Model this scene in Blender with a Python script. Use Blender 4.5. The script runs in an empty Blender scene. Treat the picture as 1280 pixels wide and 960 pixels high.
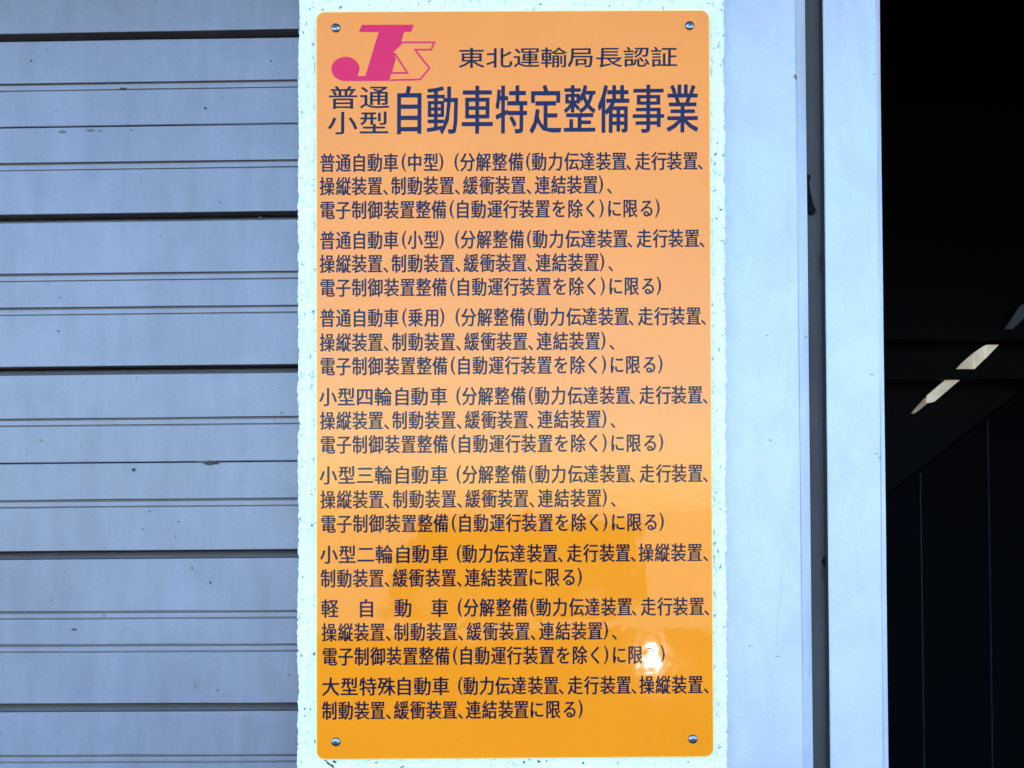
import bpy, bmesh, math, random
import numpy as np
from mathutils import Matrix, Vector

SC = bpy.context.scene
COL = SC.collection
R = math.radians
random.seed(7)

# ------------------------------------------------------------------ camera
F = 1244.4            # focal length in photo pixels (35 mm lens, photo 1280 wide)
CX, CY = 640.0, 620.0  # where the level view axis meets the (cropped) photo
PITCH, ROLL = 0.0185, -0.0055
CAM = Vector((0, -1.1, 1.5))
ROT = Matrix.Rotation(math.pi / 2 + PITCH, 4, 'X') @ Matrix.Rotation(ROLL, 4, 'Z')
cd = bpy.data.cameras.new('camera')
cam = bpy.data.objects.new('camera', cd)
COL.objects.link(cam)
cam.matrix_world = Matrix.Translation(CAM) @ ROT
cd.sensor_width = 36
cd.lens = 35
cd.shift_x = 0
cd.shift_y = (CY - 480) / 1280
cd.clip_start = 0.01
cd.clip_end = 3000
SC.camera = cam

# ------------------------------------------------------------------ light
SUN_EL, SUN_AZ = R(28), R(14)      # the sun stands behind the building: this front is in shade
w = bpy.data.worlds.new('World')
SC.world = w
w.use_nodes = True
nt = w.node_tree
sky = nt.nodes.new('ShaderNodeTexSky')
sky.sky_type = 'NISHITA'
sky.sun_disc = False
sky.sun_elevation = SUN_EL
sky.sun_rotation = SUN_AZ
sky.air_density = 1.0
sky.dust_density = 0.8
sky.ozone_density = 4.2
bg = nt.nodes['Background']
bg.inputs['Strength'].default_value = 0.15
nt.links.new(sky.outputs[0], bg.inputs[0])
sl = bpy.data.lights.new('sun', 'SUN')
sl.energy = 4.5
sl.angle = R(0.5)
sl.color = (1, 0.94, 0.85)
so = bpy.data.objects.new('sun', sl)
COL.objects.link(so)
sdir = Vector((math.sin(SUN_AZ) * math.cos(SUN_EL), math.cos(SUN_AZ) * math.cos(SUN_EL), math.sin(SUN_EL)))
so.rotation_euler = sdir.to_track_quat('Z', 'Y').to_euler()
so.location = sdir * 40
SC.view_settings.view_transform = 'Standard'
SC.view_settings.look = 'None'
SC.view_settings.gamma = 1
SC.view_settings.exposure = 2.83
SC.cycles.use_denoising = True
SC.cycles.max_bounces = 8

# ------------------------------------------------------------------ helpers
RM = ROT.to_3x3()


def at(px, py, Y):
    d = RM @ Vector(((px - CX) / F, -(py - CY) / F, -1))
    return CAM + d * ((Y - CAM.y) / d.y)


def mat(name, col, rough=0.5, metal=0.0, coat=0.0, coat_rough=0.03, spec=0.5):
    m = bpy.data.materials.new(name)
    m.use_nodes = True
    p = m.node_tree.nodes['Principled BSDF']
    p.inputs['Base Color'].default_value = (*col, 1)
    p.inputs['Roughness'].default_value = rough
    p.inputs['Metallic'].default_value = metal
    p.inputs['Coat Weight'].default_value = coat
    p.inputs['Coat Roughness'].default_value = coat_rough
    p.inputs['Specular IOR Level'].default_value = spec
    return m


def node(m, typ, **kw):
    n = m.node_tree.nodes.new(typ)
    for k, v in kw.items():
        setattr(n, k, v)
    return n


def wire(m, a, b):
    m.node_tree.links.new(a, b)


def ramp(m, fac, stops):
    r = node(m, 'ShaderNodeValToRGB')
    e = r.color_ramp.elements
    while len(e) < len(stops):
        e.new(0.5)
    for el, (pos, c) in zip(e, stops):
        el.position = pos
        el.color = (*c, 1)
    wire(m, fac, r.inputs[0])
    return r.outputs[0]


def objcoord(m, scale=(1, 1, 1)):
    tc = node(m, 'ShaderNodeTexCoord')
    mp = node(m, 'ShaderNodeMapping')
    mp.inputs['Scale'].default_value = scale
    wire(m, tc.outputs['Object'], mp.inputs[0])
    return mp.outputs[0]


def noise(m, vec, scale, detail=4, rough=0.6, dist=0):
    n = node(m, 'ShaderNodeTexNoise')
    n.inputs['Scale'].default_value = scale
    n.inputs['Detail'].default_value = detail
    n.inputs['Roughness'].default_value = rough
    n.inputs['Distortion'].default_value = dist
    wire(m, vec, n.inputs['Vector'])
    return n.outputs['Fac']


def mixc(m, fac, a, b, mode='MIX'):
    n = node(m, 'ShaderNodeMix', data_type='RGBA', blend_type=mode)
    for sock, v in ((n.inputs[0], fac), (n.inputs[6], a), (n.inputs[7], b)):
        if hasattr(v, 'is_output'):
            wire(m, v, sock)
        elif isinstance(v, tuple):
            sock.default_value = (*v, 1)
        else:
            sock.default_value = v
    return n.outputs[2]


def bump(m, h, strength, dist):
    b = node(m, 'ShaderNodeBump')
    b.inputs['Strength'].default_value = strength
    b.inputs['Distance'].default_value = dist
    wire(m, h, b.inputs['Height'])
    return b.outputs[0]


def P(m):
    return m.node_tree.nodes['Principled BSDF']


def empty(name, loc, label=None, cat=None, group=None):
    o = bpy.data.objects.new(name, None)
    COL.objects.link(o)
    o.empty_display_size = 0.1
    o.location = loc
    if label:
        o['label'] = label
    if cat:
        o['category'] = cat
    if group:
        o['group'] = group
    return o


def wloc(o):
    v = Vector(o.location)
    while o.parent:
        o = o.parent
        v += o.location
    return v


def obj(name, verts, faces, m, parent=None, smooth=False, label=None):
    """one mesh object; verts are in world coordinates"""
    me = bpy.data.meshes.new(name)
    off = wloc(parent) if parent else Vector((0, 0, 0))
    me.from_pydata([tuple(Vector(v) - off) for v in verts], [], faces)
    me.materials.append(m)
    bm = bmesh.new()
    bm.from_mesh(me)
    if len(faces) < 3000:
        bmesh.ops.recalc_face_normals(bm, faces=bm.faces)
    bm.to_mesh(me)
    bm.free()
    if smooth:
        me.polygons.foreach_set('use_smooth', [True] * len(me.polygons))
    o = bpy.data.objects.new(name, me)
    COL.objects.link(o)
    o.parent = parent
    if label:
        o['label'] = label
    return o


def box(x0, x1, y0, y1, z0, z1):
    v = [(x, y, z) for x in (x0, x1) for y in (y0, y1) for z in (z0, z1)]
    f = [(0, 1, 3, 2), (4, 6, 7, 5), (0, 4, 5, 1), (2, 3, 7, 6), (0, 2, 6, 4), (1, 5, 7, 3)]
    return v, f


def join(*parts):
    V, Fc = [], []
    for v, f in parts:
        n = len(V)
        V += [tuple(q) for q in v]
        Fc += [tuple(i + n for i in t) for t in f]
    return V, Fc


def prism(poly, thick_vec):
    """closed prism from a polygon (list of Vectors) pushed along thick_vec"""
    n = len(poly)
    t = Vector(thick_vec)
    v = [Vector(p) for p in poly] + [Vector(p) + t for p in poly]
    f = [tuple(range(n)), tuple(range(2 * n - 1, n - 1, -1))]
    f += [(i, (i + 1) % n, (i + 1) % n + n, i + n) for i in range(n)]
    return v, f


def tube(pts, r, seg=8):
    V, Fc = [], []
    pts = [Vector(p) for p in pts]
    for i, p in enumerate(pts):
        a = pts[max(i - 1, 0)]
        b = pts[min(i + 1, len(pts) - 1)]
        q = (b - a).normalized().to_track_quat('Z', 'Y')
        for k in range(seg):
            an = 2 * math.pi * k / seg
            V.append(p + q @ Vector((math.cos(an) * r, math.sin(an) * r, 0)))
    for i in range(len(pts) - 1):
        for k in range(seg):
            a, b = i * seg + k, i * seg + (k + 1) % seg
            Fc.append((a, b, b + seg, a + seg))
    Fc.append(tuple(range(seg)))
    Fc.append(tuple(range(len(V) - 1, len(V) - seg - 1, -1)))
    return V, Fc


# ------------------------------------------------------------------ materials
# white stucco, grey-blue specks paint in the shade of its pits
M_stucco = mat('stucco', (0.86, 0.87, 0.83), 0.85, spec=0.2)
c = objcoord(M_stucco, (1, 1, 0.62))
d1 = noise(M_stucco, c, 240, 2, 0.5, 0.6)
spk = ramp(M_stucco, d1, [(0.0, (0, 0, 0)), (0.645, (0, 0, 0)), (0.71, (1, 1, 1)), (1, (1, 1, 1))])
d2 = noise(M_stucco, objcoord(M_stucco), 9, 3)
soil = ramp(M_stucco, d2, [(0.35, (0.83, 0.88, 0.86)), (0.65, (0.76, 0.82, 0.80))])
wire(M_stucco, mixc(M_stucco, spk, soil, (0.17, 0.21, 0.25)), P(M_stucco).inputs['Base Color'])
wire(M_stucco, bump(M_stucco, noise(M_stucco, objcoord(M_stucco), 700, 3), 0.8, 0.0012), P(M_stucco).inputs['Normal'])


def painted(name, base, dark, spots=True, rough=0.45, vstreak=0.5, spec=0.4):
    m = mat(name, base, rough, spec=spec)
    big = noise(m, objcoord(m, (1, 1, 1)), 3.0, 4, 0.6)
    col = ramp(m, big, [(0.3, base), (0.7, dark)])
    st = noise(m, objcoord(m, (1, 1, 0.12)), 45, 5, 0.65)
    col = mixc(m, vstreak, col, ramp(m, st, [(0.3, tuple(0.86 for _ in range(3))), (0.6, (1, 1, 1))]), 'MULTIPLY')
    md = noise(m, objcoord(m, (1, 1, 0.6)), 16, 5, 0.7, 0.4)
    col = mixc(m, 0.8, col, ramp(m, md, [(0.32, (0.84, 0.83, 0.83)), (0.58, (1, 1, 1))]), 'MULTIPLY')
    gr = noise(m, objcoord(m), 420, 2, 0.6)
    col = mixc(m, 0.6, col, ramp(m, gr, [(0.3, (0.9, 0.9, 0.9)), (0.6, (1, 1, 1))]), 'MULTIPLY')
    if spots:
        sp = noise(m, objcoord(m, (1, 1, 1)), 130, 3, 0.55)
        f = ramp(m, sp, [(0.0, (0, 0, 0)), (0.715, (0, 0, 0)), (0.755, (1, 1, 1))])
        col = mixc(m, f, col, (0.10, 0.085, 0.08))
    wire(m, col, P(m).inputs['Base Color'])
    wire(m, bump(m, noise(m, objcoord(m), 260, 3), 0.12, 0.001), P(m).inputs['Normal'])
    return m


M_siding = painted('siding_paint', (0.215, 0.218, 0.262), (0.178, 0.172, 0.196), rough=0.34, vstreak=0.9, spec=0.5)
M_rail = painted('rail_paint', (0.45, 0.475, 0.53), (0.415, 0.44, 0.495), spots=False, rough=0.32, vstreak=0.35, spec=0.7)
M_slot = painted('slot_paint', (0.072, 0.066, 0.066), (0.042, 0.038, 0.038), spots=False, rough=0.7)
M_ledge = painted('ledge_dirt_and_shade', (0.17, 0.145, 0.135), (0.12, 0.10, 0.095), spots=False, rough=0.8)  # dirt on ledges and score lines, with gap shade put into the colour
M_groove = mat('groove_dark', (0.028, 0.022, 0.02), 0.9)  # near-black for recesses, their shade put into the colour
M_speck = mat('grey_speck', (0.16, 0.18, 0.22), 0.9)
M_chip = mat('chip_dirt', (0.045, 0.035, 0.03), 0.9)
M_rust = mat('rust_stain', (0.30, 0.22, 0.15), 0.9)
M_dark = mat('dark_interior', (0.010, 0.010, 0.011), 0.9, spec=0.1)  # near-black: the dimness of the bay is put into the colour
M_panel = mat('dark_wall_sheet', (0.0035, 0.0045, 0.0065), 0.8, spec=0.05)  # far wall colour also darkened to stand for the unlit bay
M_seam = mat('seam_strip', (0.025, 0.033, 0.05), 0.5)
M_wall = painted('facade_paint', (0.6, 0.6, 0.58), (0.52, 0.52, 0.51), spots=False, rough=0.8)
M_roof = mat('roof_sheet', (0.12, 0.13, 0.15), 0.5)

# orange enamel
COAT_R = 0.045
M_sign = mat('orange_enamel', (0.70, 0.245, 0.018), 0.40, coat=0.72, coat_rough=COAT_R, spec=0.05)
g = noise(M_sign, objcoord(M_sign), 6, 5, 0.6)
sc = ramp(M_sign, g, [(0.3, (0.87, 0.243, 0.002)), (0.7, (0.83, 0.220, 0.002))])
sp = noise(M_sign, objcoord(M_sign), 150, 2, 0.5)
spf = ramp(M_sign, sp, [(0, (0, 0, 0)), (0.755, (0, 0, 0)), (0.79, (0.7, 0.7, 0.7))])
wire(M_sign, mixc(M_sign, spf, sc, (0.22, 0.07, 0.02)), P(M_sign).inputs['Base Color'])


def coat_wave(m):
    h = noise(m, objcoord(m), 14, 3, 0.55)
    wire(m, bump(m, h, 0.36, 0.0012), P(m).inputs['Coat Normal'])


coat_wave(M_sign)
sm = noise(M_sign, objcoord(M_sign, (1, 1, 0.5)), 22, 6, 0.7, 0.8)
wire(M_sign, ramp(M_sign, sm, [(0.35, (0.025, 0.025, 0.025)), (0.7, (0.06, 0.06, 0.06))]), P(M_sign).inputs['Coat Roughness'])
M_edge = mat('sign_edge_yellow', (0.90, 0.66, 0.22), 0.4)
M_ink = mat('navy_ink', (0.005, 0.005, 0.022), 0.45, coat=0.28, coat_rough=COAT_R, spec=0.05)
coat_wave(M_ink)
M_navy = mat('navy_headline_ink', (0.003, 0.005, 0.040), 0.45, coat=0.28, coat_rough=COAT_R, spec=0.05)
coat_wave(M_navy)
M_mag = mat('magenta_ink', (0.66, 0.003, 0.065), 0.45, coat=0.40, coat_rough=COAT_R, spec=0.05)
coat_wave(M_mag)
M_steel = mat('zinc_steel', (0.22, 0.26, 0.33), 0.3, metal=1.0)
M_recess = mat('recess_dark', (0.02, 0.025, 0.07), 0.5)

M_asphalt = mat('asphalt', (0.05, 0.05, 0.05), 0.9)
a = noise(M_asphalt, objcoord(M_asphalt), 60, 4)
wire(M_asphalt, ramp(M_asphalt, a, [(0.3, (0.04, 0.04, 0.042)), (0.7, (0.075, 0.073, 0.07))]), P(M_asphalt).inputs['Base Color'])
M_gravel = mat('pale_gravel', (0.4, 0.39, 0.36), 0.95)
a = noise(M_gravel, objcoord(M_gravel), 18, 5)
wire(M_gravel, ramp(M_gravel, a, [(0.3, (0.36, 0.355, 0.33)), (0.7, (0.44, 0.43, 0.40))]), P(M_gravel).inputs['Base Color'])

# ------------------------------------------------------------------ the setting: ground
def ground(name, x0, x1, y0, y1, z, m):
    o = obj(name, [(x0, y0, z), (x1, y0, z), (x1, y1, z), (x0, y1, z)], [(0, 1, 2, 3)], m)
    o['kind'] = 'structure'
    return o


ground('ground', -700, 700, -1200, 600, -0.004, M_gravel)
ground('forecourt_pavement', -14, 14, -11.5, 0.25, 0.0, M_asphalt)

# ------------------------------------------------------------------ the garage building
BX0, BX1, BY1, BZ = -4.6, 9.0, 8.4, 6.1
ROOM0 = 0.52
bld = empty('garage_building', (0, 4, 0), 'white garage building with a dark open bay to the right of the sign', 'building')
obj('wall', *join(box(BX0, -3.62, 0.05, 0.30, 0, BZ), box(3.4, BX1, 0.05, 0.30, 0, BZ),
                  box(-3.62, 3.4, 0.05, 0.30, 3.0, BZ),
                  box(BX0, BX0 + 0.2, 0.30, BY1, 0, BZ), box(BX1 - 0.2, BX1, 0.30, BY1, 0, BZ),
                  box(BX0 + 0.2, BX1 - 0.2, BY1 - 0.2, BY1, 0, BZ)), M_wall, bld)
obj('roof', *box(BX0 - 0.3, BX1 + 0.3, -0.1, BY1 + 0.3, BZ, BZ + 0.15), M_roof, bld)
obj('added_shade_canopy', *box(BX0, 3.4, -0.60, 0.048, 2.42, 2.50), M_roof, bld)  # unseen canopy, added to shade the upper part of the front
# interior of the bay: partition behind the pillar, floor, ceiling
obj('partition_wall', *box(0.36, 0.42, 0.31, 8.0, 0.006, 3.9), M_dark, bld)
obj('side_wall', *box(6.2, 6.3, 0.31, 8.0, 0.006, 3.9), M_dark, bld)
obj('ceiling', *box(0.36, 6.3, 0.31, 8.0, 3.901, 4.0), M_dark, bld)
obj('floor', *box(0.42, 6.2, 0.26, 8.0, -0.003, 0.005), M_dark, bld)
# far wall of the bay, its sheets rising to a slope, seam strips between
YW = 4.6
gable = []


def wz(px, py):
    p = at(px, py, YW)
    return p.x, p.z


seams = [900, 965, 1058, 1150, 1234, 1318, 1402, 1486]
slope = lambda px: 600 - (px - 1136) * 0.785
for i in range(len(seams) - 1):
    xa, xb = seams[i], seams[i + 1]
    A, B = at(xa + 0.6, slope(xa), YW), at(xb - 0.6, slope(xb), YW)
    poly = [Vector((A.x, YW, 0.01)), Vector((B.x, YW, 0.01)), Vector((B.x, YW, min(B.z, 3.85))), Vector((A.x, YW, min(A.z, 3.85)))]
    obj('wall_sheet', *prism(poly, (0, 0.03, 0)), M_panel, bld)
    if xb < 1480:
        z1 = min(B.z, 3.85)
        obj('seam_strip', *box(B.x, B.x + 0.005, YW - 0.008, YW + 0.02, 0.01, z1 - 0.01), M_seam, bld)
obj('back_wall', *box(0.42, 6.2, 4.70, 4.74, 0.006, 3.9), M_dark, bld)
# roof-light strips, their daylight given as emission, seen between the beams
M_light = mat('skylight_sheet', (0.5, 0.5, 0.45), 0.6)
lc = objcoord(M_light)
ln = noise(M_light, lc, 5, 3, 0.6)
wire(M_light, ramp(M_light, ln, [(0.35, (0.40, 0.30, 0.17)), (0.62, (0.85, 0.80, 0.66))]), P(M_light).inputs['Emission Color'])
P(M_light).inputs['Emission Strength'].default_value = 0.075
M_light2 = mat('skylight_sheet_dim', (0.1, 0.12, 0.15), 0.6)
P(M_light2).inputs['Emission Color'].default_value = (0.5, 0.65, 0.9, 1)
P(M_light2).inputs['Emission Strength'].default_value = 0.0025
M_light3 = mat('skylight_sheet_fading', (0.5, 0.5, 0.45), 0.6)  # dimmer reddish glow paints the end where the light strip fades out
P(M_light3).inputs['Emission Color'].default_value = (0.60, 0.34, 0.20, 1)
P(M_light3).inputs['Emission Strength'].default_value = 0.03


def pane(px, m, name='skylight_pane', Y=4.52):
    obj(name, *prism([at(x, y, Y) for x, y in px], (0, 0.02, 0)), m, bld)


pane([(1183, 474.5), (1200.5, 474.5), (1168, 502), (1158.5, 504), (1160, 494)], M_light)
pane([(1157, 497), (1157.8, 505), (1150, 512), (1143, 517), (1140, 516)], M_light3)
pane([(1196, 461.5), (1217.4, 461.5), (1217.4, 441.5), (1212, 446), (1205, 452)], M_light)
pane([(1218.4, 461), (1231.2, 448.5), (1231.2, 432), (1218.4, 440.5)], M_light)
pane([(1232.2, 448), (1248.5, 431), (1233.5, 431), (1232.2, 432)], M_light)
pane([(1254, 415), (1262, 415), (1290, 388), (1290, 375), (1276, 382)], M_light2)
for zz in (418, 467.5):
    A, B = at(1080, zz + 1.5, 4.45), at(1330, zz, 4.45)
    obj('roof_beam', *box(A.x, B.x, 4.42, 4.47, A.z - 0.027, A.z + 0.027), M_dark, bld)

# ------------------------------------------------------------------ siding wall on the left
YS = 0.052
sid = empty('siding_wall', (-0.24, YS, 0), 'grey-white ribbed metal siding with dark horizontal gaps, left of the stucco pillar', 'wall')
PIV = at(371, 480, YS)
XR = PIV.x + 0.012
XL = -3.62
pL, pR = at(0, 463.3, YS), at(370, 460.3, YS)
TILT = (pR.z - pL.z) / (pR.x - pL.x)
YAW = 0.0165


def sw(x, n, z):
    """siding local (x along wall, n = depth behind the face, z) to world"""
    dx = x - PIV.x
    return Vector((x, YS + n - dx * YAW, z + dx * TILT))


def zr(px_right):
    return at(370, px_right, YS).z


# rows measured where the siding meets the pillar
T = dict(thick=[36.2, 263.5, 455, 686.5, 878], thin=[154, 576])
PH = 11.5


def pairs(zt):                       # narrow recessed rib between two score lines
    return [(0, zt), (0.0030, zt - 0.0008), (0.0030, zt - 0.0022), (0.0010, zt - 0.0030),
            (0.0010, zt - 0.0080), (0.0022, zt - 0.0086), (0.0022, zt - 0.0094), (0, zt - 0.0100)]


def board(top, bottom, ribs, top_kind, bot_kind):
    """profile from top to bottom; kind = gap (wide, dark) or seam (hairline)"""
    prof = []
    if top_kind == 'gap':
        zt = top - 0.0100
        prof += [(0.034, zt + 0.0084), (0.0185, zt + 0.0080), (0.0030, zt + 0.0013), (0.0046, zt + 0.0006), (0.0002, zt), (0, zt - 0.0006)]
    else:
        prof += [(0.012, top - 0.0006), (0.0008, top - 0.0008), (0, top - 0.0016)]
    dirt_shade = set()
    for r in ribs:
        q0 = len(prof)
        prof += pairs(r)
        dirt_shade |= {q0, q0 + 1, q0 + 2, q0 + 4, q0 + 5}
    if bot_kind == 'gap':
        prof += [(0, bottom + 0.0005), (0.0006, bottom), (0.030, bottom + 0.0005)]
    else:
        prof += [(0, bottom + 0.0012), (0.0008, bottom + 0.0004), (0.012, bottom + 0.0003)]
    xs = np.concatenate([np.linspace(XL, -0.75, 12), np.linspace(-0.72, XR, 34)])
    V, Fc = [], []
    n = len(prof)
    ph = random.uniform(0, 6)
    for x in xs:
        w1 = 0.00035 * math.sin(x * 9 + ph) + 0.0002 * math.sin(x * 31 + ph * 2)
        for (dn, z) in prof:
            V.append(sw(float(x), dn + w1, z + (w1 * 0.7 if dn < 0.0001 else 0)))
    for i in range(len(xs) - 1):
        for k in range(n - 1):
            a = i * n + k
            Fc.append((a, a + 1, a + n + 1, a + n))
    o = obj('siding_board', V, Fc, M_siding, sid)
    o.data.materials.append(M_ledge)
    nk = n - 1
    for i_, p_ in enumerate(o.data.polygons):
        k_ = i_ % nk
        if (top_kind == 'gap' and k_ < 4) or (bot_kind == 'gap' and k_ >= nk - 1) or k_ in dirt_shade:
            p_.material_index = 1
    return o


zz = [zr(v) for v in (36.2, 154, 263.5, 455, 576, 686.5, 878)]
pat = (36.2 - 263.5)
up = lambda k: zr(455) + (zr(36.2) - zr(455)) * 1 - 0
boards = []
period = zr(36.2) - zr(455)
gapz = lambda v: zr(v)


def row(shift):
    s = shift * period
    b = [board(zr(36.2) + s, zr(154) + s, [zr(99) + s], 'gap', 'seam'),
         board(zr(154) + s, zr(263.5) + s, [zr(198.7) + s], 'seam', 'gap'),
         board(zr(263.5) + s, zr(455) + s, [zr(338) + s, zr(380.5) + s], 'gap', 'gap')]
    return b


row(3); row(2); row(1)
BA, BB, BC = row(0)
s = 0
BD = board(zr(455), zr(576), [zr(519.7)], 'gap', 'seam')
BE = board(zr(576), zr(686.5), [zr(622)], 'seam', 'gap')
BF = board(zr(686.5), zr(878), [zr(762), zr(803.7)], 'gap', 'gap')
p2 = zr(455) - zr(878)
board(zr(878), zr(878) - (zr(455) - zr(576)), [zr(942)], 'gap', 'seam')
board(zr(878) - (zr(455) - zr(576)), zr(878) - (zr(455) - zr(686.5)), [zr(622) - p2], 'seam', 'gap')
board(zr(878) - (zr(455) - zr(686.5)), zr(878) - p2, [zr(762) - p2, zr(803.7) - p2], 'gap', 'gap')
k = zr(878) - p2
while k > 0.15:
    board(k, k - 0.105, [k - 0.057], 'gap', 'seam')
    board(k - 0.105, k - 0.205, [k - 0.145], 'seam', 'gap')
    k -= 0.205
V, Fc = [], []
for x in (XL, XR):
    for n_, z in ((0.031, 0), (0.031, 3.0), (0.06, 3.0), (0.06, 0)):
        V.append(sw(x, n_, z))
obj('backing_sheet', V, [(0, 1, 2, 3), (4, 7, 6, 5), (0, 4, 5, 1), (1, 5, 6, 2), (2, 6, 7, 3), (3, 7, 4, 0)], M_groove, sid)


def blob(cx, cy, w_, h_, host, m=M_chip, Y=None, lift=0.0004, seed=0, name='paint_chip', n=11, rot=0.0, front=None):
    rnd = random.Random(seed)
    pts = []
    for i in range(n):
        an = 2 * math.pi * i / n
        rr = rnd.uniform(0.55, 1.1)
        x, y = math.cos(an) * w_ / 2 * rr, math.sin(an) * h_ / 2 * rr
        pts.append((cx + x * math.cos(rot) - y * math.sin(rot), cy + x * math.sin(rot) + y * math.cos(rot)))
    v = []
    for x, y in pts:
        p = at(x, y, YS)
        if Y is None:
            f = YS - (p.x - PIV.x) * YAW - lift
            p = at(x, y, f)
        else:
            p = at(x, y, Y - lift)
        v.append(p)
    return obj(name, *prism(v, (0, lift * 0.9, 0)), m, host)


for i, (x, y, a_, b_, h) in enumerate([(153, 110.5, 12, 2.6, BA), (257, 135.5, 5, 4, BA), (262, 578.5, 17, 6, BD), (270, 579, 9, 4, BD),
                                       (167, 587, 7, 6, BE), (92.5, 787, 9, 3.2, BF), (73, 414, 5, 2, BC), (339, 255, 3, 3, BB),
                                       (325, 272, 6, 3.5, BB), (39, 76, 3, 3, BA), (263, 728, 4, 4, BF), (240, 710, 3, 3, BF),
                                       (361, 844, 3, 3, BF), (272, 863, 3, 3, BF), (223, 652, 3, 2.4, BE), (187, 639, 3, 2, BE),
                                       (339, 132 - 56, 3, 2.5, BA), (323, 239, 3, 2.5, BB), (276, 253, 3, 2.4, BB), (352, 516, 3, 2, BD)]):
    blob(x, y, a_, b_, h, seed=i + 3)
for i, (x, y, a_, b_, h) in enumerate([(78, 164.5, 12, 5, BB), (113, 163, 14, 4, BB), (125, 163.5, 7, 2.5, BB), (164, 162.5, 3.5, 3, BB),
                                       (255, 576.5, 30, 1.6, BD), (200, 576, 26, 1.0, BD)]):
    blob(x, y, a_, b_, h, m=mat('scuff', (0.11, 0.115, 0.11), 0.8) if i == 0 else bpy.data.materials['scuff'], seed=i + 50)
# pale water mark
blob(145, 499, 6, 22, BD, m=mat('pale_mark', (0.47, 0.45, 0.52), 0.5), seed=81, lift=0.0003, name='water_mark', n=14)

# ------------------------------------------------------------------ stucco pillar
pil = empty('stucco_pillar', (0, 0.1, 0), 'rough white stucco pillar that carries the orange sign', 'pillar')


def rnoise(x, z, seed, cell):
    """smooth value noise, numpy"""
    rs = np.random.RandomState(seed)
    g_ = rs.rand(1024, 1024)
    fx, fz = x / cell + 300, z / cell + 100
    ix, iz = np.floor(fx).astype(int), np.floor(fz).astype(int)
    tx, tz = fx - ix, fz - iz
    tx, tz = tx * tx * (3 - 2 * tx), tz * tz * (3 - 2 * tz)
    G = lambda i, j: g_[i % 1024, j % 1024]
    return (G(ix, iz) * (1 - tx) + G(ix + 1, iz) * tx) * (1 - tz) + (G(ix, iz + 1) * (1 - tx) + G(ix + 1, iz + 1) * tx) * tz


pT, pB = at(372.6, 0, 0), at(371.2, 960, 0)
qT, qB = at(905.6, 0, 0), at(909.8, 960, 0)


def stucco_sheet():
    zs = np.concatenate([np.linspace(0.0, 1.17, 60), np.arange(1.175, 2.11, 0.0010), np.linspace(2.12, 3.0, 60)])
    # path round the front: left flank, round corner, face, round corner, right flank (s = x, depth)
    r_ = 0.004
    cols = []
    for d_ in np.linspace(0.06, r_, 18):
        cols.append(('L', 0.0, d_, -1, 0))
    for an in np.linspace(0, math.pi / 2, 7)[1:-1]:
        cols.append(('L', r_ - r_ * math.cos(an), r_ - r_ * math.sin(an), -math.cos(an), -math.sin(an)))
    for x_ in np.arange(r_, 0.046, 0.0009):
        cols.append(('L', x_, 0, 0, -1))
    for t_ in np.linspace(0.0025, 0.9975, 390):
        cols.append(('M', t_, 0, 0, -1))
    for x_ in np.arange(0.034, r_, -0.0009):
        cols.append(('R', -x_, 0, 0, -1))
    for an in np.linspace(math.pi / 2, 0, 7)[1:-1]:
        cols.append(('R', -r_ + r_ * math.cos(an), r_ - r_ * math.sin(an), math.cos(an), -math.sin(an)))
    for d_ in np.linspace(r_, 0.06, 18):
        cols.append(('R', 0.0, d_, 1, 0))
    nc, nr = len(cols), len(zs)
    xl = pB.x + (pT.x - pB.x) * (zs - pB.z) / (pT.z - pB.z)
    xr = qB.x + (qT.x - qB.x) * (zs - qB.z) / (qT.z - qB.z)
    X = np.zeros((nr, nc)); Y = np.zeros((nr, nc)); NX = np.zeros((nr, nc)); NY = np.zeros((nr, nc))
    for j, (side, s_, d_, nx, ny) in enumerate(cols):
        if side == 'L':
            X[:, j] = xl + s_
        elif side == 'R':
            X[:, j] = xr + s_
        else:
            X[:, j] = (xl + 0.046) * (1 - s_) + (xr - 0.034) * s_
        Y[:, j] = d_
        NX[:, j] = nx; NY[:, j] = ny
    Z = np.repeat(zs[:, None], nc, 1)
    U = X + Y * 0.9 * np.sign(NX + 1e-9)
    h = 0.0013 * (rnoise(U, Z, 1, 0.0042) - 0.5) + 0.0010 * (rnoise(U, Z, 2, 0.0021) - 0.5)
    h += 0.0012 * (rnoise(U, Z, 3, 0.012) - 0.5) + 0.0014 * (rnoise(U, Z, 5, 0.04) - 0.5)
    pit = rnoise(U * 0.9 + Z * 0.35, Z * 0.75 - U * 0.3, 8, 0.0034)
    h -= 0.0022 * np.clip((pit - 0.76) / 0.12, 0, 1)
    X2, Y2 = X + NX * h, Y + NY * h
    V_ = np.stack([X2, Y2, Z], -1).reshape(-1, 3) - np.array([0, 0.1, 0])
    i, j = np.meshgrid(np.arange(nr - 1), np.arange(nc - 1), indexing='ij')
    a_ = (i * nc + j).ravel()
    quads = np.stack([a_, a_ + 1, a_ + nc + 1, a_ + nc], -1)
    me = bpy.data.meshes.new('stucco_face')
    me.vertices.add(len(V_)); me.vertices.foreach_set('co', V_.astype(np.float32).ravel())
    me.loops.add(quads.size); me.loops.foreach_set('vertex_index', quads.astype(np.int32).ravel())
    me.polygons.add(len(quads))
    me.polygons.foreach_set('loop_start', np.arange(0, quads.size, 4, dtype=np.int32))
    me.polygons.foreach_set('use_smooth', [True] * len(quads))
    me.update(calc_edges=True)
    me.validate()
    me.materials.append(M_stucco)
    o = bpy.data.objects.new('stucco_coat', me)
    COL.objects.link(o)
    o.parent = pil


stucco_sheet()
obj('core', *box(-0.225, 0.222, 0.006, 0.3, 0, 3.0), M_wall, pil)

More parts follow.
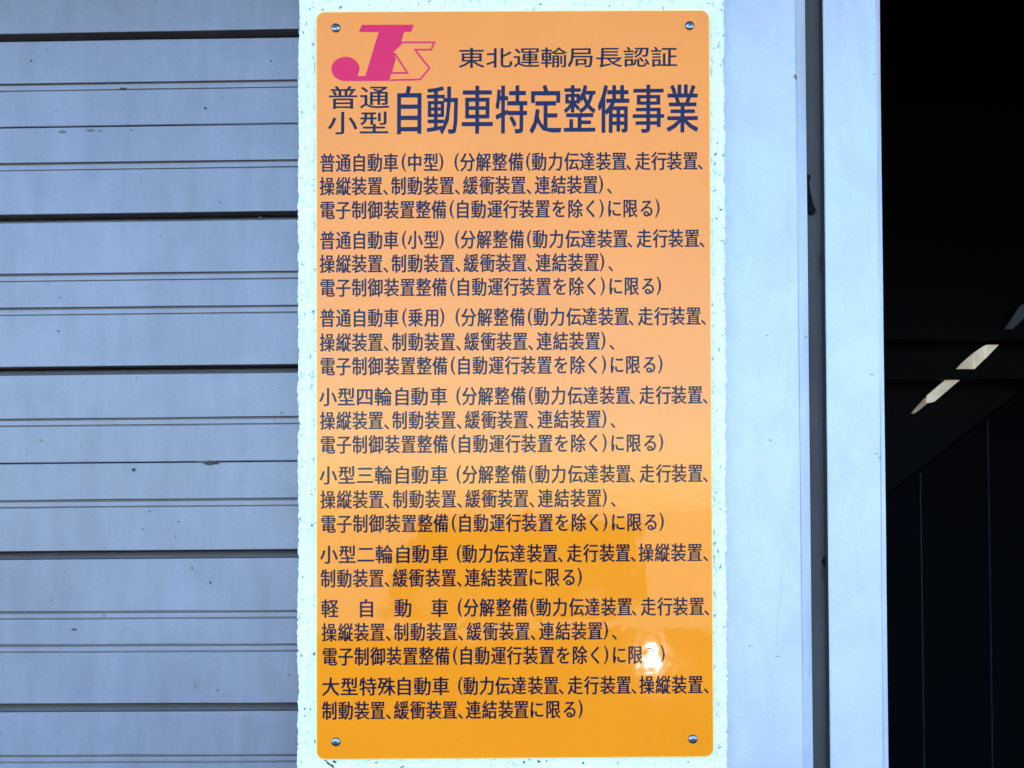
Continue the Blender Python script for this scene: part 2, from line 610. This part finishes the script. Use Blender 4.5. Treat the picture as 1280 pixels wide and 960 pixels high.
for i, (x, y, a_, b_, ro) in enumerate([(405, 948.5, 15, 3.2, 0.85), (410, 954.5, 7, 3, 0.9), (415, 957.5, 8, 3.4, 0.6), (418, 952.5, 5, 3, 0.4),
                                         (470, 953.5, 4, 2, 0), (655, 953, 4, 3, 1.2), (674, 952, 5, 3, 0.6), (683, 951.5, 3, 2, 0), (729, 954, 4, 2.5, 1),
                                         (385, 915, 3, 1.5, 0.5), (897, 179, 4, 2, .8), (901, 262, 4, 3, .4), (901.5, 12, 3, 2, 0), (899, 935, 4, 2, .5),
                                         (387, 11, 3, 2, 0.3), (403, 12, 4, 2, 0.1), (391, 55, 4, 2, 0.3), (898, 880, 3, 2, .4), (898, 58, 4, 2, 1.1), (377.5, 140, 4, 2, 1.0)]):
    blob(x, y, a_, b_, pil, m=M_chip if i < 9 else M_speck, Y=-0.0012, lift=0.0006, seed=i + 200, name='dirt_spot', n=9, rot=ro)

# ------------------------------------------------------------------ shutter guide rail, right of the pillar
rail = empty('shutter_guide_rail', (0.3, 0.02, 0), 'pale blue-white metal shutter guide rail with a dark vertical slot beside the open bay', 'shutter rail')


def edge(px_top, px_bot, Y):
    """a vertical edge seen at px_top (y=0) and px_bot (y=960), carried on from floor to lintel"""
    a_, b_ = at(px_top, 0, Y), at(px_bot, 960, Y)
    f = lambda z: b_.x + (a_.x - b_.x) * (z - b_.z) / (a_.z - b_.z)
    return Vector((f(0.0), Y, 0.0)), Vector((f(3.0), Y, 3.0))


def strip(name, edges, m, host, back=None, seg=40):
    """sheet through the list of edges (each a bottom/top pair), cut into rows"""
    V, Fc = [], []
    n = len(edges)
    for r_i in range(seg + 1):
        t = r_i / seg
        for j, (b_, t_) in enumerate(edges):
            p = b_.lerp(t_, t)
            p.y += 0.0003 * math.sin(t * 23 + j) + 0.0002 * math.sin(t * 61 + 2 * j)
            V.append(p)
    for i in range(seg):
        for j in range(n - 1):
            a_ = i * n + j
            Fc.append((a_, a_ + 1, a_ + n + 1, a_ + n))
    return obj(name, V, Fc, m, host)


Y1 = 0.014
FL = strip('outer_flange', [edge(893, 898, Y1), edge(993.2, 1003.6, Y1), edge(995.0, 1005.0, Y1 + 0.0018), edge(1006, 1016.4, Y1 + 0.0075),
                            (edge(1006.4, 1016.8, Y1 + 0.0085)[0] + Vector((0, 0.075, 0)), edge(1006.4, 1016.8, Y1 + 0.0085)[1] + Vector((0, 0.075, 0)))], M_rail, rail)
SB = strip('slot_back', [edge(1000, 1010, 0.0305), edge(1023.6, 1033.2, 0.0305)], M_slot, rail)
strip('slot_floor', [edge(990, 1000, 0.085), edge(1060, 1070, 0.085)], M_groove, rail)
e_in = edge(1028.2, 1037.7, Y1 + 0.0012)
strip('gap_shadow_strip', [(e_in[0] + Vector((0.0012, 0.075, 0)), e_in[1] + Vector((0.0012, 0.075, 0))), (e_in[0] + Vector((0.0004, 0.0012, 0)), e_in[1] + Vector((0.0004, 0.0012, 0)))], M_groove, rail)  # dark strip painted in for the shadow line of the gap
FR = strip('inner_flange', [(e_in[0] + Vector((0.0006, 0.0011, 0)), e_in[1] + Vector((0.0006, 0.0011, 0))), e_in, edge(1029.6, 1039, Y1),
                            edge(1094.5, 1103.6, Y1), edge(1095.3, 1104.3, Y1 + 0.0009), edge(1096.2, 1105.2, Y1 + 0.0003),
                            edge(1099.6, 1110.6, Y1 + 0.0026), (edge(1099.6, 1110.6, Y1 + 0.0026)[0] + Vector((0.0, 0.11, 0)), edge(1099.6, 1110.6, Y1 + 0.0026)[1] + Vector((0.0, 0.11, 0)))],
           M_rail, rail)
# wire clips and debris in the slot
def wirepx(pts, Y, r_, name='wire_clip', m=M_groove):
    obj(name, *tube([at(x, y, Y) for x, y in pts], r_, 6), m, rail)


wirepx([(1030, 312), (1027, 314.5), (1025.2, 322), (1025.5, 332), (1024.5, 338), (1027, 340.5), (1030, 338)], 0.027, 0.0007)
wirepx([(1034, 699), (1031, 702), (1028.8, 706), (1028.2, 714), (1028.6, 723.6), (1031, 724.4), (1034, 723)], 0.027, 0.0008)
M_black_dirt = mat('black_dirt', (0.006, 0.005, 0.006), 0.95, spec=0.1)
obj('dirt_clump', *prism([at(x, y, 0.027) for x, y in [(1009, 217), (1013.5, 220), (1011.5, 229), (1013.5, 242), (1017, 256), (1020, 262), (1018, 267), (1013, 268), (1009, 262)]], (0, 0.003, 0)), M_black_dirt, rail)
obj('dirt_clump', *prism([at(x, y, 0.026) for x, y in [(1030, 697), (1034, 694), (1036, 704), (1031, 708), (1028, 703)]], (0, 0.003, 0)), M_black_dirt, rail)
for i, (x, y, a_, b_, m_) in enumerate([(995, 96, 2.4, 8, M_chip), (993, 95, 3, 6, M_rust), (1000.5, 753, 4, 22, M_rust), (1001, 746, 1.2, 12, M_chip),
                                        (1007, 421, 2, 2, M_chip), (989, 351, 2, 1, M_rust), (972, 820.5, 9, 1.6, M_rust), (937, 807, 3, 3, M_rust),
                                        (1093, 93, 2, 2, M_chip), (1090, 468, 2.5, 2.5, M_rust), (959, 419, 2.2, 3, M_rust), (963, 550, 2.2, 3, M_rust),
                                        (1100, 572, 2, 2, M_chip), (1096, 567, 5, 1.4, M_rust)]):
    blob(x, y, a_, b_, rail, m=m_, Y=Y1 if x < 998 or x > 1010 else Y1 + 0.003, lift=0.0006, seed=i + 100, name='rust_spot', n=9)
M_scr = mat('scratch_grey', (0.40, 0.43, 0.46), 0.6)
sc_pts = [(978, 692), (977.6, 702), (978, 714), (977, 722), (976, 738), (974.6, 752), (973.4, 768), (972.2, 784), (971.4, 800), (970.6, 809)]
for a_, b_ in zip(sc_pts[:-1], sc_pts[1:]):
    if random.random() < 0.8:
        obj('scratch', *prism([at(x, y, Y1 - 0.0005) for x, y in ((a_[0] - .35, a_[1]), (a_[0] + .45, a_[1]), (b_[0] + .35, b_[1] - 1), (b_[0] - .3, b_[1] - 1))], (0, 0.0003, 0)), M_scr, rail)
# right jamb of the bay, outside the picture
jamb = empty('right_stucco_pillar', (3.2, 0.1, 0), 'white rendered pillar at the far right end of the open bay', 'pillar')
jamb.name = 'stucco_pillar'
obj('core', *box(2.9, 3.4, 0.0, 0.30, 0, 3.0), M_stucco, jamb)

# ------------------------------------------------------------------ the sign
YF = -0.0060           # front face of the plate
sign = empty('notice_sign', (0, YF, 1.2), 'tall orange notice plate with Japanese lettering screwed to the white stucco pillar', 'sign')


def plate(grow, Yf, thick, name, m):
    q = [(395.0, 14.6), (886.9, 12.6), (892.2, 946.2), (395.2, 949.6)]
    px = []
    rad = 11
    cs = [(q[0], 180), (q[1], 270), (q[2], 0), (q[3], 90)]
    for (cx, cy), a0 in cs:
        sx = 1 if cx < 600 else -1
        sy = 1 if cy < 400 else -1
        for k_ in range(9):
            an = R(a0 + k_ * 90 / 8)
            px.append((cx + sx * rad + math.cos(an) * (rad + grow), cy + sy * rad + math.sin(an) * (rad + grow)))
    return px


front = [at(x, y, YF) for x, y in plate(-0.9, 0, 0, '', None)]
rim = [at(x, y, YF + 0.0007) for x, y in plate(0.45, 0, 0, '', None)]
n = len(front)
obj('plate', *prism(front, (0, 0.0003, 0)), M_sign, sign)
V = rim + [p + Vector((0, 0.0023, 0)) for p in rim] + [p + Vector((0, 0.00015, 0)) for p in front]
Fc = [(i, (i + 1) % n, (i + 1) % n + n, i + n) for i in range(n)]
Fc += [(i, (i + 1) % n, (i + 1) % n + 2 * n, i + 2 * n) for i in range(n)]
Fc += [tuple(range(n, 2 * n))]
obj('plate_edge', V, Fc, M_edge, sign)

YT = YF - 0.00012      # printed layer
GL = {}


def glyph(ch, off):
    key = (ch, off)
    if key not in GL:
        cu = bpy.data.curves.new('glyph', 'FONT')
        cu.body = ch
        cu.size = 1
        cu.resolution_u = 2
        o = bpy.data.objects.new('glyph', cu)
        COL.objects.link(o)
        dg = bpy.context.evaluated_depsgraph_get()
        me = bpy.data.meshes.new_from_object(o.evaluated_get(dg))
        vs = [(v.co.x, v.co.y) for v in me.vertices]
        fs = [tuple(p.vertices) for p in me.polygons]
        use = {}
        for f in fs:
            for i in range(len(f)):
                k_ = tuple(sorted((f[i], f[(i + 1) % len(f)])))
                use[k_] = use.get(k_, 0) + 1
        rim_ = [k_ for k_, c_ in use.items() if c_ == 1]
        bpy.data.objects.remove(o)
        bpy.data.curves.remove(cu)
        bpy.data.meshes.remove(me)
        GL[key] = (vs, fs, rim_)
    return GL[key]


TI = 0.0060


def put(V, Fc, ch, cx, cy, sx, sy, off, ink=None):
    """off: how many photo pixels each stroke is fattened, ends rounded"""
    vs, fs, rim_ = glyph(ch, 0)
    if ink:       # (w, h): scale so that the inked box has this size, centred
        x0, x1 = min(v[0] for v in vs), max(v[0] for v in vs)
        y0, y1 = min(v[1] for v in vs), max(v[1] for v in vs)
        sx, sy = ink[0] / (x1 - x0), ink[1] / (y1 - y0)
        mx, my = (x0 + x1) / 2, (y0 + y1) / 2
    else:
        mx, my = 0.5, 0.38
    n0 = len(V)
    for gx, gy in vs:
        u, v_ = (gx - mx) * sx, (gy - my) * sy
        V.append(at(cx + u + v_ * 0.004, cy - v_ - u * TI, YT))
    Fc.extend(tuple(i + n0 for i in f) for f in fs)
    for a_, b_ in rim_:
        p0 = Vector(((vs[a_][0] - mx) * sx, (vs[a_][1] - my) * sy))
        p1 = Vector(((vs[b_][0] - mx) * sx, (vs[b_][1] - my) * sy))
        d = p1 - p0
        if d.length < 1e-6:
            continue
        th = math.atan2(d.y, d.x)
        n1 = len(V)
        dep = YT - 0.00002 - random.random() * 0.00004
        for c_, a0 in ((p1, -90), (p0, 90)):
            for q_ in (0, 60, 120, 180):
                an = th + R(a0 + q_)
                u, v_ = c_.x + math.cos(an) * off, c_.y + math.sin(an) * off * 0.5
                V.append(at(cx + u + v_ * 0.004, cy - v_ - u * TI, dep))
        Fc.append(tuple(range(n1, n1 + 8)))


# columns measured in the photo, row by row
XLr = lambda y: float(np.interp(y, [200, 397, 496, 594, 693, 760, 858, 890], [409, 409, 409.3, 409.7, 410.5, 411.2, 412.3, 412.6]))
XRr = lambda y: float(np.interp(y, [200, 397, 496, 594, 693, 760, 858, 890], [875.6, 879.7, 881.7, 882.0, 883.1, 883.7, 883.9, 884.1]))


def conv(x, ym, y):
    u = (x - XLr(ym)) / (XRr(ym) - XLr(ym))
    return XLr(y) + u * (XRr(y) - XLr(y))


A_R = list(zip('(分解整備(動力伝達装置、走行装置、', [570.8, 584.4, 604.3, 624.6, 644.9, 660.3, 674, 694.4, 714.8, 734, 754.4, 774, 785.6, 803.5, 823.8, 843, 863, 875.4]))
B_ = list(zip('操縦装置、制動装置、緩衝装置、連結装置)、', [408.9, 429.2, 448.9, 468.6, 481.8, 498.2, 518.4, 538.3, 558.2, 571.4, 588, 608.4, 628, 647.6, 660.7, 677.6, 697.9, 717.6, 737.5, 750.7, 761.3]))
C_ = list(zip('電子制御装置整備(自動運行装置を除く)に限る)', [409.3, 429, 448.9, 468.8, 488.9, 508.8, 528.7, 548.4, 564.3, 577.9, 597.8, 617.9, 637.8, 657.3, 677.6, 697.9, 718.2, 737.9, 751, 767, 786.7, 807.6, 820.8]))
D_R = list(zip('(動力伝達装置、走行装置、操縦装置、', [573.8, 587, 607.4, 627.2, 647, 668, 687.7, 700.3, 718, 738.5, 758.8, 778.6, 791.3, 807.6, 827.9, 848.2, 868.5, 882.1]))
E_ = list(zip('制動装置、緩衝装置、連結装置に限る)', [409.9, 430.2, 450.3, 470.2, 483.6, 500, 520.4, 540.7, 560.6, 573.8, 590, 610.4, 630.7, 650, 669.5, 689.8, 711, 724.3]))


def H(s, xs):
    return list(zip(s, xs))


h1 = [409.3, 429.2, 448.9, 468.6, 488.5, 504.8, 518.4, 538.7, 551.5]
h7 = [410, 433, 456, 478.8, 502.3, 524.5, 548.4]
ROWS = [
    (203.6, [(H('普通自動車(中型)', h1), 204, 0), (A_R, 204, 0)]),
    (232.8, [(B_, 204, 0)]), (262.6, [(C_, 204, 0)]),
    (300.4, [(H('普通自動車(小型)', h1), 204, 0), (A_R, 204, 0)]),
    (329.8, [(B_, 204, 0)]), (359.7, [(C_, 204, 0)]),
    (397.6, [(H('普通自動車(乗用)', h1), 204, 0), (A_R, 204, 0)]),
    (428.0, [(B_, 204, 0)]), (457.9, [(C_, 204, 0)]),
    (496.2, [(H('小型四輪自動車', h7), 496, 1), (A_R, 204, 0)]),
    (525.8, [(B_, 204, 0)]), (555.8, [(C_, 204, 0)]),
    (594.2, [(H('小型三輪自動車', h7), 496, 1), (A_R, 204, 0)]),
    (624.5, [(B_, 204, 0)]), (654.8, [(C_, 204, 0)]),
    (693.2, [(H('小型二輪自動車', h7), 496, 1), (D_R, 693, 0)]),
    (723.1, [(E_, 693, 0)]),
    (760.6, [(H('軽自動車', [412.3, 458, 503.8, 549.5]), 760, 1), (A_R, 204, 0)]),
    (790.4, [(B_, 204, 0)]), (820.7, [(C_, 204, 0)]),
    (858.4, [(H('大型特殊自動車', [413.4, 436.7, 460, 483, 505, 528, 551]), 858, 1), (D_R, 693, 0)]),
    (888.3, [(E_, 693, 0)]),
]
OFFB = 0.48
for y, segs in ROWS:
    V, Fc = [], []
    for chars, ym, wide in segs:
        for ch, x in chars:
            xx = conv(x, ym, y)
            yy = y - (xx - 409) * TI
            if ch in '()':
                put(V, Fc, ch, xx, yy, 0, 0, 0.25, ink=(5.2, 22.8))
            elif ch == '、':
                put(V, Fc, ch, xx, yy + 8.2, 0, 0, 0.3, ink=(5.8, 6.2))
            else:
                put(V, Fc, ch, xx, yy, 22.6 if wide else 19.4, 24.6, OFFB)
    obj('lettering', V, Fc, M_ink, sign)
V, Fc = [], []
for ch, x in zip('自動車特定整備事業', [511.3, 553.4, 596.6, 639.3, 682, 724.6, 767.3, 810.5, 853.2]):
    put(V, Fc, ch, x, 137.6 - (x - 511) * TI, 41.6, 64.4, 0.85)
obj('headline_lettering', V, Fc, M_navy, sign)
V, Fc = [], []
for ch, x, y in (('普', 428.8, 121.9), ('通', 468.2, 121.5), ('小', 428.2, 153.7), ('型', 467.6, 153.5)):
    put(V, Fc, ch, x, y, 38.6, 30.6, 0.4)
obj('lettering', V, Fc, M_ink, sign)
V, Fc = [], []
for ch, x in zip('東北運輸局長認証', [589.5, 623.9, 658.3, 692.3, 726.3, 761, 795.6, 830]):
    put(V, Fc, ch, x, 72.4 - (x - 589) * TI, 34.4, 27, 0.35)
obj('lettering', V, Fc, M_ink, sign)

# magenta J and outlined S emblem
Z = lambda x, y, Y=YT: at(408 + x / 8.889, 24 + y / 8.889, Y)
arc = []
for k_ in range(0, 33):
    an = R(100 + k_ * (370 - 100) / 32)
    arc.append((212 + 157 * math.cos(an), 553 + 135 * math.sin(an)))
jp = [(395, 62), (972, 60), (943, 140), (865, 143), (832, 246), (850, 266), (745, 365), (772, 440), (735, 565), (700, 668), (692, 686)] + \
     [(190, 688)] + arc[:-1] + [(352, 618), (345, 632), (432, 632), (580, 143), (360, 143)]
obj('emblem_letter', [Z(*p) for p in jp], [tuple(range(len(jp)))], M_mag, sign)


def stroke(pts, wd, closed=False):
    V, Fc = [], []
    P2 = [Vector(p) for p in pts]
    n_ = len(P2)
    for i, p in enumerate(P2):
        d0 = (p - P2[i - 1]).normalized() if i else (P2[1] - p).normalized()
        d1_ = (P2[i + 1] - p).normalized() if i < n_ - 1 else d0
        nn = (Vector((-d0.y, d0.x)) + Vector((-d1_.y, d1_.x))).normalized()
        k_ = wd / 2 / max(nn.dot(Vector((-d0.y, d0.x))), 0.35)
        V += [Z(*(p + nn * k_), YT - 0.00006), Z(*(p - nn * k_), YT - 0.00006)]
    for i in range(n_ - 1):
        Fc.append((2 * i, 2 * i + 1, 2 * i + 3, 2 * i + 2))
    return V, Fc


obj('emblem_outline', *join(stroke([(838, 256), (1200, 256), (1163, 338), (985, 338), (1146, 545), (1040, 670), (700, 677)], 19),
                            stroke([(755, 374), (902, 597), (722, 597)], 19)), M_mag, sign)


def screw(cx, cy, rot):
    c0 = at(cx, cy, YF)
    Rr = 0.0050
    V, Fc = [], []
    seg = 20
    prof = [(1.0, 0.0), (1.0, 0.0007), (0.93, 0.0014), (0.78, 0.0020), (0.58, 0.0024), (0.0, 0.0027)]
    for rr, h in prof[:-1]:
        for k_ in range(seg):
            an = 2 * math.pi * k_ / seg
            V.append(c0 + Vector((math.cos(an) * rr * Rr, -h, math.sin(an) * rr * Rr)))
    V.append(c0 + Vector((0, -0.0026, 0)))
    for i in range(len(prof) - 2):
        for k_ in range(seg):
            a_, b_ = i * seg + k_, i * seg + (k_ + 1) % seg
            Fc.append((a_, b_, b_ + seg, a_ + seg))
    last = (len(prof) - 2) * seg
    for k_ in range(seg):
        Fc.append((last + k_, last + (k_ + 1) % seg, len(V) - 1))
    s_ = obj('screw', V, Fc, M_steel, sign, smooth=True)
    bars = []
    for t_ in (rot, rot + math.pi / 2):
        u = Vector((math.cos(t_), 0, math.sin(t_)))
        v_ = Vector((-math.sin(t_), 0, math.cos(t_)))
        o_ = c0 + Vector((0, -0.00285 if t_ == rot else -0.00280, 0))
        bars.append(prism([o_ + u * a_ * 0.0027 + v_ * b_ * 0.0006 for a_, b_ in ((-1, -1), (1, -1), (1, 1), (-1, 1))], (0, 0.0004, 0)))
    o = obj('cross_recess', *join(*bars), M_recess, s_)


# sub-part objects subtract the full parent offset through wloc
for cx, cy, ro in ((420, 35, 0.4), (862, 32.2, 1.0), (420, 927.2, 0.7), (866, 923.8, 0.2)):
    screw(cx, cy, ro)

# ------------------------------------------------------------------ what the sign mirrors, behind the camera
def ref(px, py, L):
    """point at distance L in front of the wall that the sign mirrors at this photo pixel"""
    s_ = at(px, py, YF)
    d = s_ - CAM
    d.y = -d.y
    return s_ + d * ((-L - s_.y) / d.y)


M_body = mat('dark_car_paint', (0.02, 0.022, 0.028), 0.25, coat=1)
M_glass = mat('car_glass', (0.01, 0.012, 0.014), 0.05)
M_tyre = mat('tyre', (0.02, 0.02, 0.02), 0.9)
M_rim = mat('wheel_rim', (0.4, 0.4, 0.42), 0.3, metal=1)
a_, b_ = ref(478, 700, 13.0), ref(802, 700, 13.0)
cx0, cx1 = min(a_.x, b_.x), max(a_.x, b_.x)
cz = ref(640, 650, 13.0).z
car = empty('parked_car', ((cx0 + cx1) / 2, -13.8, 0), 'dark minivan parked side-on across the yard, facing the sign', 'car')
Lc = cx1 - cx0
prof = [(0, 0.30), (0, 0.62), (0.02, 0.80), (0.16, 0.90), (0.27, 1.42 / 1.5), (0.36, 1.0), (0.90, 1.0), (0.975, 0.93), (1.0, 0.60), (1.0, 0.28)]
prof = [(0, .30), (0, .72), (.02, .90), (.10, 1.02), (.145, cz * .97), (.18, cz), (.97, cz), (.99, cz * .97), (1, .9), (1, .30)]
poly = [Vector((cx0 + u * Lc, -13.0, z)) for u, z in prof]
obj('body', *prism(poly, (0, -1.65, 0)), M_body, car)
for u0, u1 in ((0.18, 0.38), (0.41, 0.66), (0.69, 0.95)):
    obj('window', *box(cx0 + u0 * Lc, cx0 + u1 * Lc, -12.985, -12.999, 1.0, cz - 0.09), M_glass, car)
for u in (0.18, 0.80):
    for yy in (-13.1, -14.55):
        ctr = Vector((cx0 + u * Lc, yy, 0.31))
        V, Fc = [], []
        ring = [Vector((ctr.x + 0.31 * math.cos(t * math.pi / 12), yy + 0.13, ctr.z + 0.31 * math.sin(t * math.pi / 12))) for t in range(24)]
        wh = obj('wheel', *prism(ring, (0, -0.2, 0)), M_tyre, car)
        ring = [Vector((ctr.x + 0.19 * math.cos(t * math.pi / 12), yy + 0.145, ctr.z + 0.19 * math.sin(t * math.pi / 12))) for t in range(24)]
        obj('rim', *prism(ring, (0, -0.02, 0)), M_rim, wh)

# lit work lamp on a stand: its glare sits low on the right of the sign
lp = ref(815, 826, 5.0)
lamp = empty('work_lamp', (lp.x, lp.y, 0), 'small lit work lamp on a stand in front of the sign', 'lamp')
M_black = mat('lamp_black', (0.02, 0.02, 0.02), 0.5)
for an in (90, 210, 330):
    d = Vector((math.cos(R(an)), math.sin(R(an)), 0))
    obj('leg', *tube([Vector((lp.x, lp.y, lp.z * 0.55)), Vector((lp.x, lp.y, 0.012)) + d * 0.25], 0.01), M_black, lamp)
obj('pole', *tube([Vector((lp.x, lp.y, lp.z * 0.5)), Vector((lp.x, lp.y, lp.z - 0.06))], 0.012), M_black, lamp)
ring = [Vector((lp.x + 0.075 * math.cos(t * math.pi / 12), lp.y - 0.01, lp.z + 0.075 * math.sin(t * math.pi / 12))) for t in range(24)]
obj('housing', *prism(ring, (0, -0.07, 0)), M_black, lamp)
M_bulb = mat('lamp_glow', (1, 1, 1), 0.5)
P(M_bulb).inputs['Emission Color'].default_value = (1, 0.96, 0.98, 1)
P(M_bulb).inputs['Emission Strength'].default_value = 80
ring = [Vector((lp.x + 0.050 * math.cos(t * math.pi / 12), lp.y, lp.z + 0.050 * math.sin(t * math.pi / 12))) for t in range(24)]
obj('lens', *prism(ring, (0, -0.005, 0)), M_bulb, lamp)
